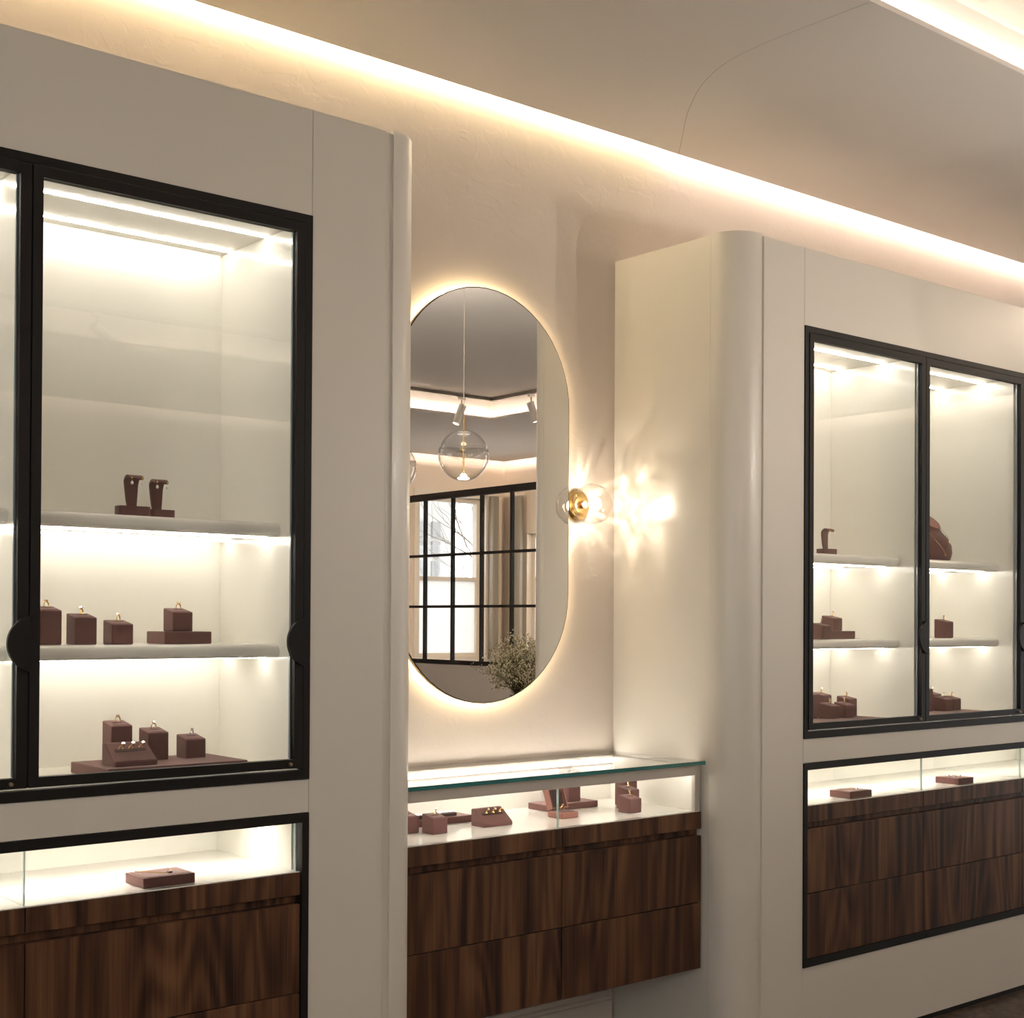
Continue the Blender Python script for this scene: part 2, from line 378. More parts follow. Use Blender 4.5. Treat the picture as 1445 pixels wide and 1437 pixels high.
# ------------------------------------------------------------------ windows
def window(name, axis, pos, a0, a1, z0, z1, label, film=None, mull=1):
    """frame, panes (lower one frosted when film gives its top)"""
    root = thing(name, label, None, (0, 0, 0)); tag(root, kind='structure')
    def bx(u0, u1, d0, d1, w0, w1):
        return B(u0, u1, pos + d0, pos + d1, w0, w1) if axis == 'x' else B(pos + d0, pos + d1, u0, u1, w0, w1)
    fr = .045
    for u0, u1, w0, w1 in ((a0, a1, z0, z0 + fr), (a0, a1, z1 - fr, z1), (a0, a0 + fr, z0 + fr, z1 - fr), (a1 - fr, a1, z0 + fr, z1 - fr)):
        bx(u0, u1, -.03, .03, w0, w1).build('frame_bar', 'wframe', root)
    zs = [z0 + fr] + ([film] if film else []) + [z1 - fr]
    if film:
        bx(a0 + fr, a1 - fr, -.025, .025, film - .02, film + .02).build('sash_bar', 'wframe', root)
    for k in range(len(zs) - 1):
        w0, w1 = zs[k] + (.02 if k else 0), zs[k + 1] - (.02 if k < len(zs) - 2 else 0)
        step = (a1 - a0 - 2 * fr) / mull
        for q in range(mull):
            u0 = a0 + fr + q * step
            bx(u0 + .002, u0 + step - .002, -.004, .004, w0 + .001, w1 - .001).build('pane', 'frost' if (film and k == 0) else 'glass', root)
            if q: bx(u0 - .02, u0 + .02, -.025, .025, w0, w1).build('mullion', 'wframe', root)
    return root
window('window_1', 'x', YF - .10, *W1[:2], *W1[2:], 'tall window with frosted lower pane seen through the steel partition in the mirror', film=1.865)
window('window_2', 'y', XR + .10, *W2[:2], *W2[2:], 'window with frosted lower panes at right of the mirror reflection', film=1.865, mull=3)  # widened past its mirrored part to let in more daylight
window('added_window_3', 'x', YF - .10, *W3[:2], *W3[2:], 'plain unseen window added to the far wall for daylight')  # added out of view as an extra source of daylight
window('window_4', 'y', XL - .10, *W4[:2], *W4[2:], 'wide shop window of three panes in the left wall', mull=3)
window('added_window_5', 'x', YF - .10, *W5[:2], *W5[2:], 'unseen wide window with frosted lower panes, added for daylight beside the mirrored tall window', film=1.865, mull=2)  # added opening, hidden from view, brightens the far end of the room
window('added_window_6', 'y', XR + .10, *W6[:2], *W6[2:], 'unseen tall two-pane window added to the end wall for daylight near the far vitrine', mull=2)  # added out of view to light the near soffit from the right
# casing of the visible window
mb = MB(); x0, x1, z1 = W1[0] - .06, W1[1] + .06, W1[3] + .06
for a in ((x0, W1[0], W1[2], z1), (W1[1], x1, W1[2], z1), (W1[0], W1[1], W1[3], z1), (x0 - .02, x1 + .02, W1[2] - .05, W1[2])):
    mb.box(a[0], a[1], YF, YF + .03, a[2], a[3])
tag(mb.build('trim_1', 'wframe'), 'painted casing around the tall window in the mirror', kind='structure')

# ------------------------------------------------------------------ joinery surrounds
def corner(sgn, x_in, y0=0.0, r=0.110, t=.02):
    """outline of a rounded end: from the face at x_in bending back; sgn=+1 bends at the right end"""
    n = 14; o = []; i_ = []
    for k in range(n + 1):
        a = PI / 2 * k / n
        o.append((x_in + sgn * r * math.sin(a), y0 + r - r * math.cos(a)))
        i_.append((x_in + sgn * (r - t) * math.sin(a), y0 + r - (r - t) * math.cos(a)))
    return o + i_[::-1]
def surround(label, fx0, fx1, sw0):
    """cream lacquered panels around the vitrine and drawer openings, rounded at both ends"""
    t = .02; gap = .0008
    root = thing('cabinet_surround', label, 'cabinet', ((fx0 + fx1) / 2, .28, 0), 'cream built-in cabinet surrounds')
    P = lambda x0, x1, z0, z1: BB(x0, x1, 0, t, z0, z1, b=.0012, seg=1).build('panel', 'lacquer', root)
    P(fx0, fx1, ZT + gap, ZTOP); P(fx0, fx1, ZLt + gap, ZBt - gap); P(fx0, fx1, .022, ZLb - gap)
    sw, gw = sw0, .022
    for sgn, xe in ((1, fx1), (-1, fx0)):
        a, b = xe + sgn * .0009, xe + sgn * sw
        P(min(a, b), max(a, b), .022, ZTOP)
        c = xe + sgn * (sw + gw)
        B(min(b, c), max(b, c), .0065, .02, .022, ZTOP - .003).build('reveal', 'lacquer', root)
        MB().prism(corner(sgn, c), 'z', .022, ZTOP + .005, smooth=True).build('rounded_corner', 'lacquer', root)
        xs = c + sgn * .110
        x0, x1 = sorted((xs, xs - sgn * t))
        B(x0, x1, .1105, YB - .012, .022, ZTOP).build('side_panel', 'lacquer', root)
        x0, x1 = sorted((xs - sgn * .004, xs - sgn * t))
        B(x0, x1, YB - .012, YB - .001, .022, ZTOP).build('scribe_strip', 'lacquer', root)
    xa, xb = fx0 - .219 - .1, fx1 + .219 + .1
    B(xa, xb, .1, YB - .001, ZTOP - .03, ZTOP - .012).build('top_panel', 'lacquer', root)
    B(xa, xb, .012, .03, 0.0, .0215).build('plinth', 'frame', root)
    return root
LF0, LF1 = 0.638 - 2 * MOD - FW, 0.638 + FW
RF0, RF1 = 2.580 - FW, 2.580 + 3 * MOD + FW
surround('cream lacquered joinery around the near vitrine, left of the mirror niche', LF0, LF1, .2190)
surround('cream lacquered joinery with rounded corner, right of the mirror niche', RF0, RF1, .2085)

# ------------------------------------------------------------------ vitrines
def shelf_profile():
    y0, y1, z0, z1 = .098, .409, -.034, 0.0
    r = .016; p = []
    for k in range(9):
        a = PI / 2 + PI / 2 * k / 8
        p.append((y0 + r + r * math.cos(a), z1 - r + r * math.sin(a)))
    for k in range(5):
        a = PI + PI / 2 * k / 4
        p.append((y0 + .010 + .010 * math.cos(a), z0 + .012 + .010 * math.sin(a)))
    p += [(y0 + .013, z0), (y1, z0), (y1, z1)]
    return p[::-1]
SH1, SH2, VF, VC = 1.687, 1.387, 1.0842, 2.413
def vitrine(label, fx0, n):
    fx1 = fx0 + 2 * FW + n * MOD
    root = thing('display_cabinet', label, 'cabinet', ((fx0 + fx1) / 2, .2, ZBt), 'glass-fronted wall vitrines')
    y0, y1 = -.004, .034
    mb = MB().box(fx0, fx1, y0, y1, ZT - .0195, ZT).box(fx0, fx1, y0, y1, ZBt, ZBt + .0120).box(fx0, fx1, y0, .0170, ZBt + .0120, ZBt + .0225)
    mb.box(fx0, fx0 + FW - .0005, y0, y1, ZBt + .0225, ZT - .0195).box(fx1 - FW + .0005, fx1, y0, y1, ZBt + .0225, ZT - .0195)
    mb.build('outer_frame', 'frame', root)
    xa, xb = fx0 + FW, fx1 - FW
    B(xa, xb, .4105, .42, VF - .014, VC + .01).build('back_panel', 'inner', root)
    B(xa, xb, .036, .410, VC, VC + .012).build('top_panel', 'inner', root)
    B(xa, xb, .0175, .410, VF - .012, VF).build('bottom_panel', 'inner', root)
    B(xa - .012, xa + .004, .036, .410, VF, VC - .0005).build('side_panel', 'inner', root)
    B(xb - .006, xb + .010, .036, .410, VF, VC - .0005).build('side_panel', 'inner', root)
    for k in range(1, n):
        x = xa + k * MOD; B(x - .010, x + .010, .036, .410, VF, VC - .0005).build('divider', 'inner', root)
    for k in range(n):
        m0, m1 = xa + k * MOD, xa + (k + 1) * MOD
        i0, i1 = m0 + (.0045 if k == 0 else .0105), m1 - (.0065 if k == n - 1 else .0105)
        for y in (.168, .357):
            B(i0 + .002, i1 - .001, y - .0027, y + .0027, VC - .003, VC - .0003).build('led_strip', 'ledtop', root)
        for zt in (SH1, SH2):
            sh = MB().prism([(p[0], p[1] + zt) for p in shelf_profile()], 'x', i0, i1, smooth=False).build('shelf', 'inner', root)
            for y in (.168, .357):
                B(i0 + .002, i1 - .001, y - .0027, y + .0027, zt - .0368, zt - .0342).build('led_strip', 'ledcab', sh)
        # door
        d0, d1 = m0 + .002, m1 - .002; z0, z1 = ZBt + .0285, ZT - .022; s = .0235
        mb = MB().box(d0, d1, -.006, .016, z1 - s, z1).box(d0, d1, -.006, .016, z0, z0 + s - .002)
        mb.box(d0, d0 + s - .002, -.006, .016, z0 + s - .002, z1 - s).box(d1 - s, d1, -.006, .016, z0 + s - .002, z1 - s)
        dr = mb.build('door', 'frame', root)
        B(d0 + s - .002, d1 - s, .004, .010, z0 + s - .002, z1 - s).build('glass_pane', 'glass', dr)
        B(d1 - s - .0035, d1 - s - .0003, .0102, .0155, z0 + s, z1 - s).build('glazing_bead', 'blueedge', dr)
        c = d1 + .014; rr = .0605; zc = 1.394; poly = []
        a0 = math.acos((c - d1) / rr)
        for q in range(25):
            th = (PI - a0) + 2 * a0 * q / 24
            poly.append((c + rr * math.cos(th), zc + rr * math.sin(th)))
        MB().prism(poly, 'y', -.016, -.0065).build('pull_handle', 'frame', dr)
        mb = MB(); mb.lathe([(.0001, 0), (.004, 0), (.004, .008), (.0001, .008)], (d1 - .035, -.014, z0 + .011), n=10, axis='y')
        mb.build('lock_pin', 'mirrorback', dr)
    return root
vitrine('bronze-framed wall vitrine nearest the camera, left of the oval mirror', LF0, 2)
vitrine('bronze-framed wall vitrine far right, beyond the rounded cream corner', RF0, 3)

# ------------------------------------------------------------------ drawer cabinets with lit case
ZW = .835
def drawers(root, edges, y0, zbot):
    """walnut frieze, shadow groove and two rows of drawer fronts"""
    g = .0017
    B(edges[0], edges[-1], y0 + .022, y0 + .03, .759, .780).build('finger_groove', 'walnut', root)
    for a, b in zip(edges[:-1], edges[1:]):
        BB(a + g, b - g, y0, y0 + .03, .7805, ZW - .0005, b=.0008, seg=1).build('frieze', 'walnut', root)
        BB(a + g, b - g, y0, y0 + .02, .5452, .7585, b=.0008, seg=1).build('drawer_front', 'walnut', root)
        BB(a + g, b - g, y0, y0 + .02, zbot, .5424, b=.0008, seg=1).build('drawer_front', 'walnut', root)
    B(edges[0] + .004, edges[-1] - .004, y0 + .031, .50, zbot + .002, ZW - .015).build('carcass', 'slotdark', root)  # coloured dark so the gaps between drawer fronts look shaded
def drawer_cabinet(label, fx0, n):
    fx1 = fx0 + 2 * FW + n * MOD
    root = thing('drawer_cabinet', label, 'cabinet', ((fx0 + fx1) / 2, .2, ZLb), 'framed walnut drawer cabinets with lit glass case')
    y0, y1 = -.004, .034
    mb = MB().box(fx0, fx1, y0, y1, ZLt - .0225, ZLt).box(fx0, fx1, y0, y1, ZLb, ZLb + .026)
    mb.box(fx0, fx0 + FW - .0005, y0, y1, ZLb + .026, ZLt - .0225).box(fx1 - FW + .0005, fx1, y0, y1, ZLb + .026, ZLt - .0225)
    mb.build('outer_frame', 'frame', root)
    xa, xb = fx0 + FW, fx1 - FW
    edges = [xa + k * MOD for k in range(n + 1)]
    drawers(root, edges, .001, ZLb + .0265)
    B(xa, xb, .004, .415, ZW, ZW + .002).build('case_floor', 'caseflr', root)
    B(xa, xb, .4155, .425, ZW, .966).build('case_back', 'inner', root)
    B(xa, xb, .036, .415, .954, .966).build('case_top', 'inner', root)
    B(xa - .008, xa + .003, .036, .415, ZW + .002, .954).build('case_side', 'inner', root)
    B(xb - .006, xb + .008, .036, .415, ZW + .002, .954).build('case_side', 'inner', root)
    for y in (.17,):
        B(xa + .01, xb - .008, y - .008, y + .008, .9505, .9538).build('led_strip', 'ledcase', root)
    for k in range(n):
        m0, m1 = edges[k], edges[k + 1]
        B(m0 + .0012, m1 - (.012 if k == n - 1 else .0012), .009, .015, ZW + .0025, .9535).build('glass_pane', 'glass', root)
        if k:
            B(m0 - .003, m0 + .003, .016, .40, ZW + .0025, .9535).build('glass_divider', 'glass', root)
            B(m0 - .0011, m0 + .0011, .008, .0155, ZW + .0025, .9535).build('glass_edge', 'edge', root)
    B(xb - .0118, xb - .0088, .0088, .0152, ZW + .0025, .9535).build('glass_edge', 'edge', root)
    return root
drawer_cabinet('black-framed walnut drawer cabinet with lit case under the near left vitrine', LF0, 2)
drawer_cabinet('black-framed walnut drawer cabinet with lit case under the far right vitrine', RF0, 3)

# ------------------------------------------------------------------ niche counter
NX0, NX1, NYF = 1.0145, 2.2125, .134
ct = thing('display_counter', 'floating walnut counter with glass-topped lit case below the oval mirror', 'counter', ((NX0 + NX1) / 2, .34, .33))
drawers(ct, [NX0, 1.610, NX1], NYF, .332)
B(NX0 + .004, NX1 - .006, NYF + .004, .545, ZW, ZW + .002).build('case_floor', 'caseflr', ct)
B(NX0 + .004, NX1 - .004, .5455, .5555, ZW, .982).build('case_back', 'inner', ct)
B(NX0, NX0 + .008, NYF + .02, .545, ZW + .002, .982).build('case_side', 'inner', ct)
B(NX1 - .010, NX1 - .002, NYF + .022, .545, ZW + .002, .982).build('case_side', 'inner', ct)
B(NX0, NX1 - .002, NYF + .005, NYF + .020, .953, .9865).build('front_rail', 'champ', ct)
B(NX0, NX1 - .002, .532, .545, .962, .9865).build('back_rail', 'champ', ct)
B(NX1 - .026, NX1 - .002, NYF + .005, NYF + .020, ZW + .002, .953).build('post', 'champ', ct)
B(NX0, NX0 + .02, NYF + .005, NYF + .020, ZW + .002, .953).build('post', 'champ', ct)
B(1.0125, 2.2165, .1225, .553, .9868, .9988).build('glass_top', 'glass', ct)
B(1.0125, 2.2165, .1205, .1223, .9868, .9988).build('glass_top_edge', 'tealedge', ct)
B(NX0 + .021, 1.5985, NYF + .007, NYF + .013, ZW + .0025, .9525).build('glass_pane', 'glass', ct)
B(1.6015, NX1 - .027, NYF + .007, NYF + .013, ZW + .0025, .9525).build('glass_pane', 'glass', ct)
B(1.5986, 1.6014, NYF + .0065, NYF + .0135, ZW + .0025, .9525).build('glass_edge', 'edge', ct)
B(NX0 + .02, NX1 - .02, .520, .5315, .964, .978).build('led_strip', 'ledctr', ct)
B(NX0 + .03, NX1 - .03, NYF + .021, NYF + .025, .958, .966).build('led_strip', 'ledctr', ct)

# ------------------------------------------------------------------ oval mirror
def stadium(xc, w, z0, z1, n=28):
    p = []
    for k in range(n + 1):
        a = PI * k / n; p.append((xc + w * math.cos(a), z1 - w + w * math.sin(a)))
    for k in range(n + 1):
        a = PI + PI * k / n; p.append((xc + w * math.cos(a), z0 + w + w * math.sin(a)))
    return p
MX, MW, MZ0, MZ1, MY = 1.622, .352, 1.187, 2.500, .517
mr = thing('wall_mirror', 'tall oval backlit mirror above the floating counter', 'mirror', (MX, MY, MZ0))
MB().prism(stadium(MX, MW, MZ0, MZ1), 'y', MY, MY + .0006).build('mirror_glass', 'mirror', mr)
MB().prism(stadium(MX, MW + .0030, MZ0 - .0030, MZ1 + .0030), 'y', MY + .0008, MY + .0040, smooth=True).build('rim', 'frame', mr)
MB().prism(stadium(MX, MW + .0015, MZ0 - .0015, MZ1 + .0015), 'y', MY + .0042, MY + .020, smooth=True).build('backing', 'mirrorback', mr)
MB().prism(stadium(MX, MW - .09, MZ0 + .09, MZ1 - .09), 'y', MY + .0202, YB - .0005).build('mount', 'mirrorback', mr)
o_ = stadium(MX, MW - .022, MZ0 + .022, MZ1 - .022); i_ = stadium(MX, MW - .034, MZ0 + .034, MZ1 - .034); n_ = len(o_)
MB().add([(x, MY + .0206, z) for x, z in o_] + [(x, MY + .0206, z) for x, z in i_], [(k, (k + 1) % n_, n_ + (k + 1) % n_, n_ + k) for k in range(n_)]).build('led_strip', 'ledmir', mr)

# ------------------------------------------------------------------ wall sconce
SCX, SCY, SCZ, SR = 2.045, .476, 1.838, .0685
sc = thing('wall_sconce', 'small faceted glass globe sconce on brass base beside the oval mirror', 'lamp', (SCX, YB, SCZ))
MB().lathe([(.0001, 0), (.052, 0), (.052, -.010), (.046, -.014), (.040, -.016), (.030, -.030), (.0001, -.030)], (SCX, YB - .0005, SCZ), n=40, axis='y').build('base', 'brass', sc)
MB().lathe([(.0001, 0), (.013, 0), (.013, -.018), (.0001, -.018)], (SCX, YB - .031, SCZ), n=20, axis='y').build('lamp_holder', 'brass', sc)
bm = bmesh.new(); bmesh.ops.create_icosphere(bm, subdivisions=3, radius=1)
rnd = random.Random(3)
for v in bm.verts:
    k = SR * (1 + rnd.uniform(-.02, .02)); v.co = Vector((SCX, SCY, SCZ)) + v.co * k
MB().bm(bm, False).build('glass_globe', 'facet', sc)
MB().lathe([(.0001, .016), (.012, .013), (.019, .006), (.021, -.004), (.019, -.014), (.011, -.021), (.0001, -.023)], (SCX, SCY - .010, SCZ), n=24, axis='y').build('bulb', 'bulb', sc)
pl = light('sconce_light', 'POINT', (SCX, SCY + .021, SCZ), sc, SCONCE_W, (1, .89, .74), shadow_soft_size=.004)
# facets of the globe throw patches and streaks: direction-dependent output of the lamp
d = pl.data; d.use_nodes = True; nt = d.node_tree; nt.nodes.clear()
out = N(nt, 'ShaderNodeOutputLight'); em = N(nt, 'ShaderNodeEmission'); em.inputs[0].default_value = (1, 1, 1, 1)
nt.links.new(em.outputs[0], out.inputs[0])
tcn = N(nt, 'ShaderNodeTexCoord')
DIRV = tcn.outputs['Normal']
acc = None
def addv(sock):
    global acc
    if acc is None: acc = sock; return
    q = N(nt, 'ShaderNodeMath', operation='ADD'); nt.links.new(acc, q.inputs[0]); nt.links.new(sock, q.inputs[1]); acc = q.outputs[0]
nz = N(nt, 'ShaderNodeTexNoise'); nz.inputs['Scale'].default_value = 3.6; nz.inputs['Detail'].default_value = 1.0; nz.inputs['Distortion'].default_value = 1.2
nt.links.new(DIRV, nz.inputs['Vector'])
rg = N(nt, 'ShaderNodeMapRange'); rg.inputs['From Min'].default_value = .38; rg.inputs['From Max'].default_value = .68; rg.inputs['To Min'].default_value = .25; rg.inputs['To Max'].default_value = 1.0
nt.links.new(nz.outputs['Fac'], rg.inputs['Value']); addv(rg.outputs[0])
# streaks fanning out over the wall behind
sx = N(nt, 'ShaderNodeSeparateXYZ'); nt.links.new(DIRV, sx.inputs[0])
at = N(nt, 'ShaderNodeMath', operation='ARCTAN2'); nt.links.new(sx.outputs['X'], at.inputs[0]); nt.links.new(sx.outputs['Z'], at.inputs[1])
n1 = N(nt, 'ShaderNodeTexNoise', noise_dimensions='1D'); n1.inputs['Scale'].default_value = 4.2; n1.inputs['Detail'].default_value = 2; nt.links.new(at.outputs[0], n1.inputs['W'])
r1 = N(nt, 'ShaderNodeMapRange'); r1.inputs['From Min'].default_value = .48; r1.inputs['From Max'].default_value = .72; r1.inputs['To Min'].default_value = 0; r1.inputs['To Max'].default_value = 4.5
nt.links.new(n1.outputs['Fac'], r1.inputs['Value'])
my = N(nt, 'ShaderNodeMath', operation='MAXIMUM'); nt.links.new(sx.outputs['Y'], my.inputs[0]); my.inputs[1].default_value = 0
mm = N(nt, 'ShaderNodeMath', operation='MULTIPLY'); nt.links.new(r1.outputs[0], mm.inputs[0]); nt.links.new(my.outputs[0], mm.inputs[1]); addv(mm.outputs[0])
LAMP = Vector((SCX, SCY + .021, SCZ))
# patches on the cream side panel, written into the lamp's output: (y, z, sharpness, gain)
for (py, pz, sharp, gain) in ((.318, 1.824, 420, 16.0), (.300, 1.840, 120, 2.2), (.452, 1.845, 600, 7.0), (.530, 1.850, 300, 4.0), (.503, 1.780, 420, 4.5), (.420, 1.940, 90, 1.5),
                              (.505, 1.925, 160, 2.4), (.255, 1.885, 70, 1.2), (.335, 1.725, 60, 1.2), (.466, 1.706, 60, 1.2), (.40, 1.80, 14, .6)):
    dv = (Vector((2.2194, py, pz)) - LAMP).normalized()
    q = N(nt, 'ShaderNodeVectorMath', operation='DOT_PRODUCT'); nt.links.new(DIRV, q.inputs[0]); q.inputs[1].default_value = dv
    mxx = N(nt, 'ShaderNodeMath', operation='MAXIMUM'); nt.links.new(q.outputs['Value'], mxx.inputs[0]); mxx.inputs[1].default_value = 0
    p_ = N(nt, 'ShaderNodeMath', operation='POWER'); nt.links.new(mxx.outputs[0], p_.inputs[0]); p_.inputs[1].default_value = sharp * 1.9
    g_ = N(nt, 'ShaderNodeMath', operation='MULTIPLY'); nt.links.new(p_.outputs[0], g_.inputs[0]); g_.inputs[1].default_value = gain
    addv(g_.outputs[0])
nt.links.new(acc, em.inputs[1])

# ------------------------------------------------------------------ jewellery displays
def ring_template(name, metal, big=1.0):
    root = thing(name, 'x', 'ring', (0, 0, 0))
    R = .0092 * big; pts = []
    for k in range(15):
        a = math.radians(-25 + 230 * k / 14); pts.append((R * math.cos(a), 0, .0037 + R * math.sin(a)))
    MB().tube(pts, .0015, n=6).build('band', metal, root)
    zt = .0037 + R; r = .0044 * big
    mb = MB().lathe([(.0001, zt - .0012), (r, zt + .0028), (r * .62, zt + .0048), (.0001, zt + .0048)], (0, 0, 0), n=8, smooth=False)
    mb.build('stone', 'gem', root)
    mb = MB()
    for a in range(4):
        q = a * PI / 2 + PI / 4; mb.tube([(0, 0, zt - .001), (r * .95 * math.cos(q), r * .95 * math.sin(q), zt + .003)], .0009, n=4)
    mb.build('claw', metal, root)
    return root
RT = {'gold': ring_template('ring', 'gold'), 'silver': ring_template('ring', 'silver')}
used = set()
def ring(loc, label, metal='gold', rz=0.0, tilt=0.0, group='rings on display'):
    t = RT[metal]
    if metal in used: t = copy_tree(t)
    used.add(metal)
    t.location = loc; t.rotation_euler = (tilt, 0, rz); t['label'] = label; t['group'] = group; return t
BT = {}; SLOPE = .19
def block(x0, yf, z, h, label, ringlabel=None, metal='gold', s=.053, rz=None, mat='suede'):
    """upright ring block with a slit in the top; front-left corner at (x0, yf)"""
    key = (round(h, 3), s, mat)
    if key not in BT:
        root = thing('ring_block', 'x', 'ring display', (0, 0, 0), 'suede ring blocks')
        def sl(mb):                                      # the top slopes down to the front
            mb.v = [(v[0], v[1], v[2] + (SLOPE * v[1] if v[2] > h * .6 else 0)) for v in mb.v]; return mb
        sl(BB(-s / 2, s / 2, 0, s, 0, h, b=.0028, seg=2)).build('body', mat, root)
        sl(BB(-s * .38, s * .38, s * .12, s * .88, h - .0004, h + .0009, b=.0004, seg=1)).build('top_pad', mat, root)
        sl(BB(-.0125, .0125, s / 2 - .0028, s / 2 + .0028, h + .0007, h + .0014, b=.0002, seg=1)).build('ring_slot', 'slotdark', root)
        BT[key] = root; o = root
    else: o = copy_tree(BT[key])
    o.location = (x0 + s / 2, yf, z + .0003); o['label'] = label
    if ringlabel: ring((x0 + s / 2, yf + s / 2, z + h + SLOPE * s / 2 + .0030), ringlabel, metal, rz if rz is not None else random.uniform(.45, 1.0), random.uniform(-.1, .25))
    return o
def board(x0, x1, y0, y1, z, h, label, mat='suede'):
    o = BB(x0, x1, y0, y1, z + .0003, z + h, b=.002, seg=2).build('display_board', mat, None, ((x0 + x1) / 2, (y0 + y1) / 2, z))
    return tag(o, label, 'display board', 'suede display boards')
def wedge(x0, x1, y0, y1, z, hf, hb, label, ringlabel):
    c = ((x0 + x1) / 2, y0, z); root = thing('ring_tray', label, 'ring display', c, 'sloped suede ring trays')
    bm = bmesh.new(); P = [(y0, z + .0003), (y1, z + .0003), (y1, z + hb), (y1 - .012, z + hb), (y0, z + hf)]
    a = [bm.verts.new((x0, *p)) for p in P]; b = [bm.verts.new((x1, *p)) for p in P]; n = len(P)
    bm.faces.new(a); bm.faces.new(b[::-1])
    for i in range(n): bm.faces.new((a[i], b[i], b[(i + 1) % n], a[(i + 1) % n]))
    bmesh.ops.recalc_face_normals(bm, faces=bm.faces); bmesh.ops.bevel(bm, geom=list(bm.edges), offset=.0016, segments=2, affect='EDGES')
    MB().bm(bm).build('body', 'suede', root)
    ang = math.atan2(hb - hf, y1 - .012 - y0); m = .58
    yc, zc = y0 + (y1 - .012 - y0) * m, z + hf + (hb - hf) * m
    w = x1 - x0; nrm = Vector((0, -math.sin(ang), math.cos(ang))); tg = Vector((0, math.cos(ang), math.sin(ang)))
    cc = Vector((0, yc, zc)) + nrm * .0004; q = []
    for (sx, st, sn) in ((-1, -1, 0), (1, -1, 0), (1, 1, 0), (-1, 1, 0), (-1, -1, 1), (1, -1, 1), (1, 1, 1), (-1, 1, 1)):
        p = cc + tg * (.0045 * st) + nrm * (.0006 * sn); q.append(((x0 + x1) / 2 + sx * w * .36, p.y, p.z))
    MB().add(q, [(0, 3, 2, 1), (4, 5, 6, 7), (0, 1, 5, 4), (1, 2, 6, 5), (2, 3, 7, 6), (3, 0, 4, 7)]).build('ring_slot', 'slotdark', root)
    for k, wd in ((-1, 'left'), (0, 'middle'), (1, 'right')):
        p = cc + nrm * .0035
        ring(((x0 + x1) / 2 + k * w * .235, p.y, p.z), ringlabel % wd, 'gold', .6, 0.5, 'rings on display')
    return root
sh = SH2
# near vitrine, middle shelf
block(.0545, .17, sh, .0785, 'tallest of three stepped brown ring blocks on the near vitrine shelf', 'gold solitaire ring on the tallest stepped block, near vitrine')
block(.138, .17, sh, .0625, 'middle of three stepped brown ring blocks on the near vitrine shelf', 'gold solitaire ring on the middle stepped block, near vitrine')
block(.2275, .17, sh, .0475, 'lowest of three stepped brown ring blocks on the near vitrine shelf', 'gold solitaire ring on the lowest stepped block, near vitrine')
board(.359, .483, .168, .268, sh, .030, 'small brown suede plinth at right on the near vitrine shelf')
block(.3844, .178, sh + .030, .047, 'brown ring block standing on the small plinth, near vitrine', 'gold solitaire ring on the block atop the near plinth')
# near vitrine, bottom
board(.168, .520, .052, .262, VF, .026, 'wide brown suede board on the floor of the near vitrine')
zb = VF + .026
block(.232, .18, zb, .0855, 'tallest brown ring block at back of the near vitrine board', 'gold ring on the tallest block of the near board')
block(.3195, .170, zb, .0660, 'mid-height brown ring block in the middle of the near board', 'gold ring on the mid-height block of the near board')
block(.4150, .165, zb, .0460, 'lowest brown ring block at right of the near board', 'silver ring on the lowest block of the near board', 'silver')
wedge(.196, .300, .078, .150, zb, .0120, .050, 'sloped brown tray of three rings in front of blocks, near vitrine', '%s gold ring on the sloped tray in the near vitrine')

# earring stands
def earring_stand(x, y, z, label, ew, w=.036):
    root = thing('earring_stand', label, 'earring display', (x, y, z), 'brown suede earring stands')
    n = 20; pr = []
    for k in range(n):                                  # base: rounded plan
        a = 2 * PI * k / n; cx, sy = math.cos(a), math.sin(a)
        pr.append((x + .040 * math.copysign(abs(cx) ** .45, cx), y + .024 * math.copysign(abs(sy) ** .6, sy)))
    MB().prism(pr, 'z', z + .0004, z + .024).build('base', 'suede', root)
    prof = [(.006, .024), (.0085, .045), (.010, .075)]
    for k in range(1, 9):
        a = PI * k / 10; prof.append((.010 - .016 * (1 - math.cos(a)), .078 + .017 * math.sin(a)))
    th = .006; mb = MB(); vs = []
    for i, (py, pz) in enumerate(prof):
        f = .62 + .38 * min(1, i / 2.5); wx = w / 2 * f
        a = Vector(prof[min(i + 1, len(prof) - 1)]) - Vector(prof[max(i - 1, 0)]); a.normalize(); nm = Vector((a.y, -a.x)) * th / 2
        for sx, sn in ((-1, 1), (1, 1), (1, -1), (-1, -1)):
            vs.append((x + sx * wx, y + py + sn * nm.x, z + pz + sn * nm.y))
    fs = []
    for i in range(len(prof) - 1):
        for j in range(4):
            k = (j + 1) % 4; fs.append((i * 4 + j, i * 4 + k, (i + 1) * 4 + k, (i + 1) * 4 + j))
    fs += [(0, 1, 2, 3), tuple(range(len(vs) - 4, len(vs)))]
    mb.add(vs, fs).build('arm', 'suede', root)
    ey, ez = y + prof[-1][0] - .003, z + prof[-1][1] + .002
    for sx, wd in ((-1, 'left'), (1, 'right')):
        er = thing('earring', ew % wd, 'earring', (x + sx * w * .36, ey, ez - .02), 'drop earrings on display')
        c = (x + sx * w * .36, ey - .0022, ez)
        MB().lathe([(.0001, .0022), (.0018, .001), (.0022, 0), (.0018, -.001), (.0001, -.0022)], c, n=10).build('stud', 'gold', er)
        MB().tube([(c[0], c[1], c[2] - .002), (c[0], c[1], c[2] - .008)], .0004, n=4).build('link', 'gold', er)
        MB().lathe([(.0001, -.007), (.0026, -.0095), (.0036, -.0125), (.0026, -.0155), (.0001, -.0165)], c, n=12).build('drop', 'pearl', er)
    return root
earring_stand(.2720, .162, SH1, 'left brown curved earring stand on the near vitrine top shelf', '%s pearl drop earring on the left curved stand, near vitrine')
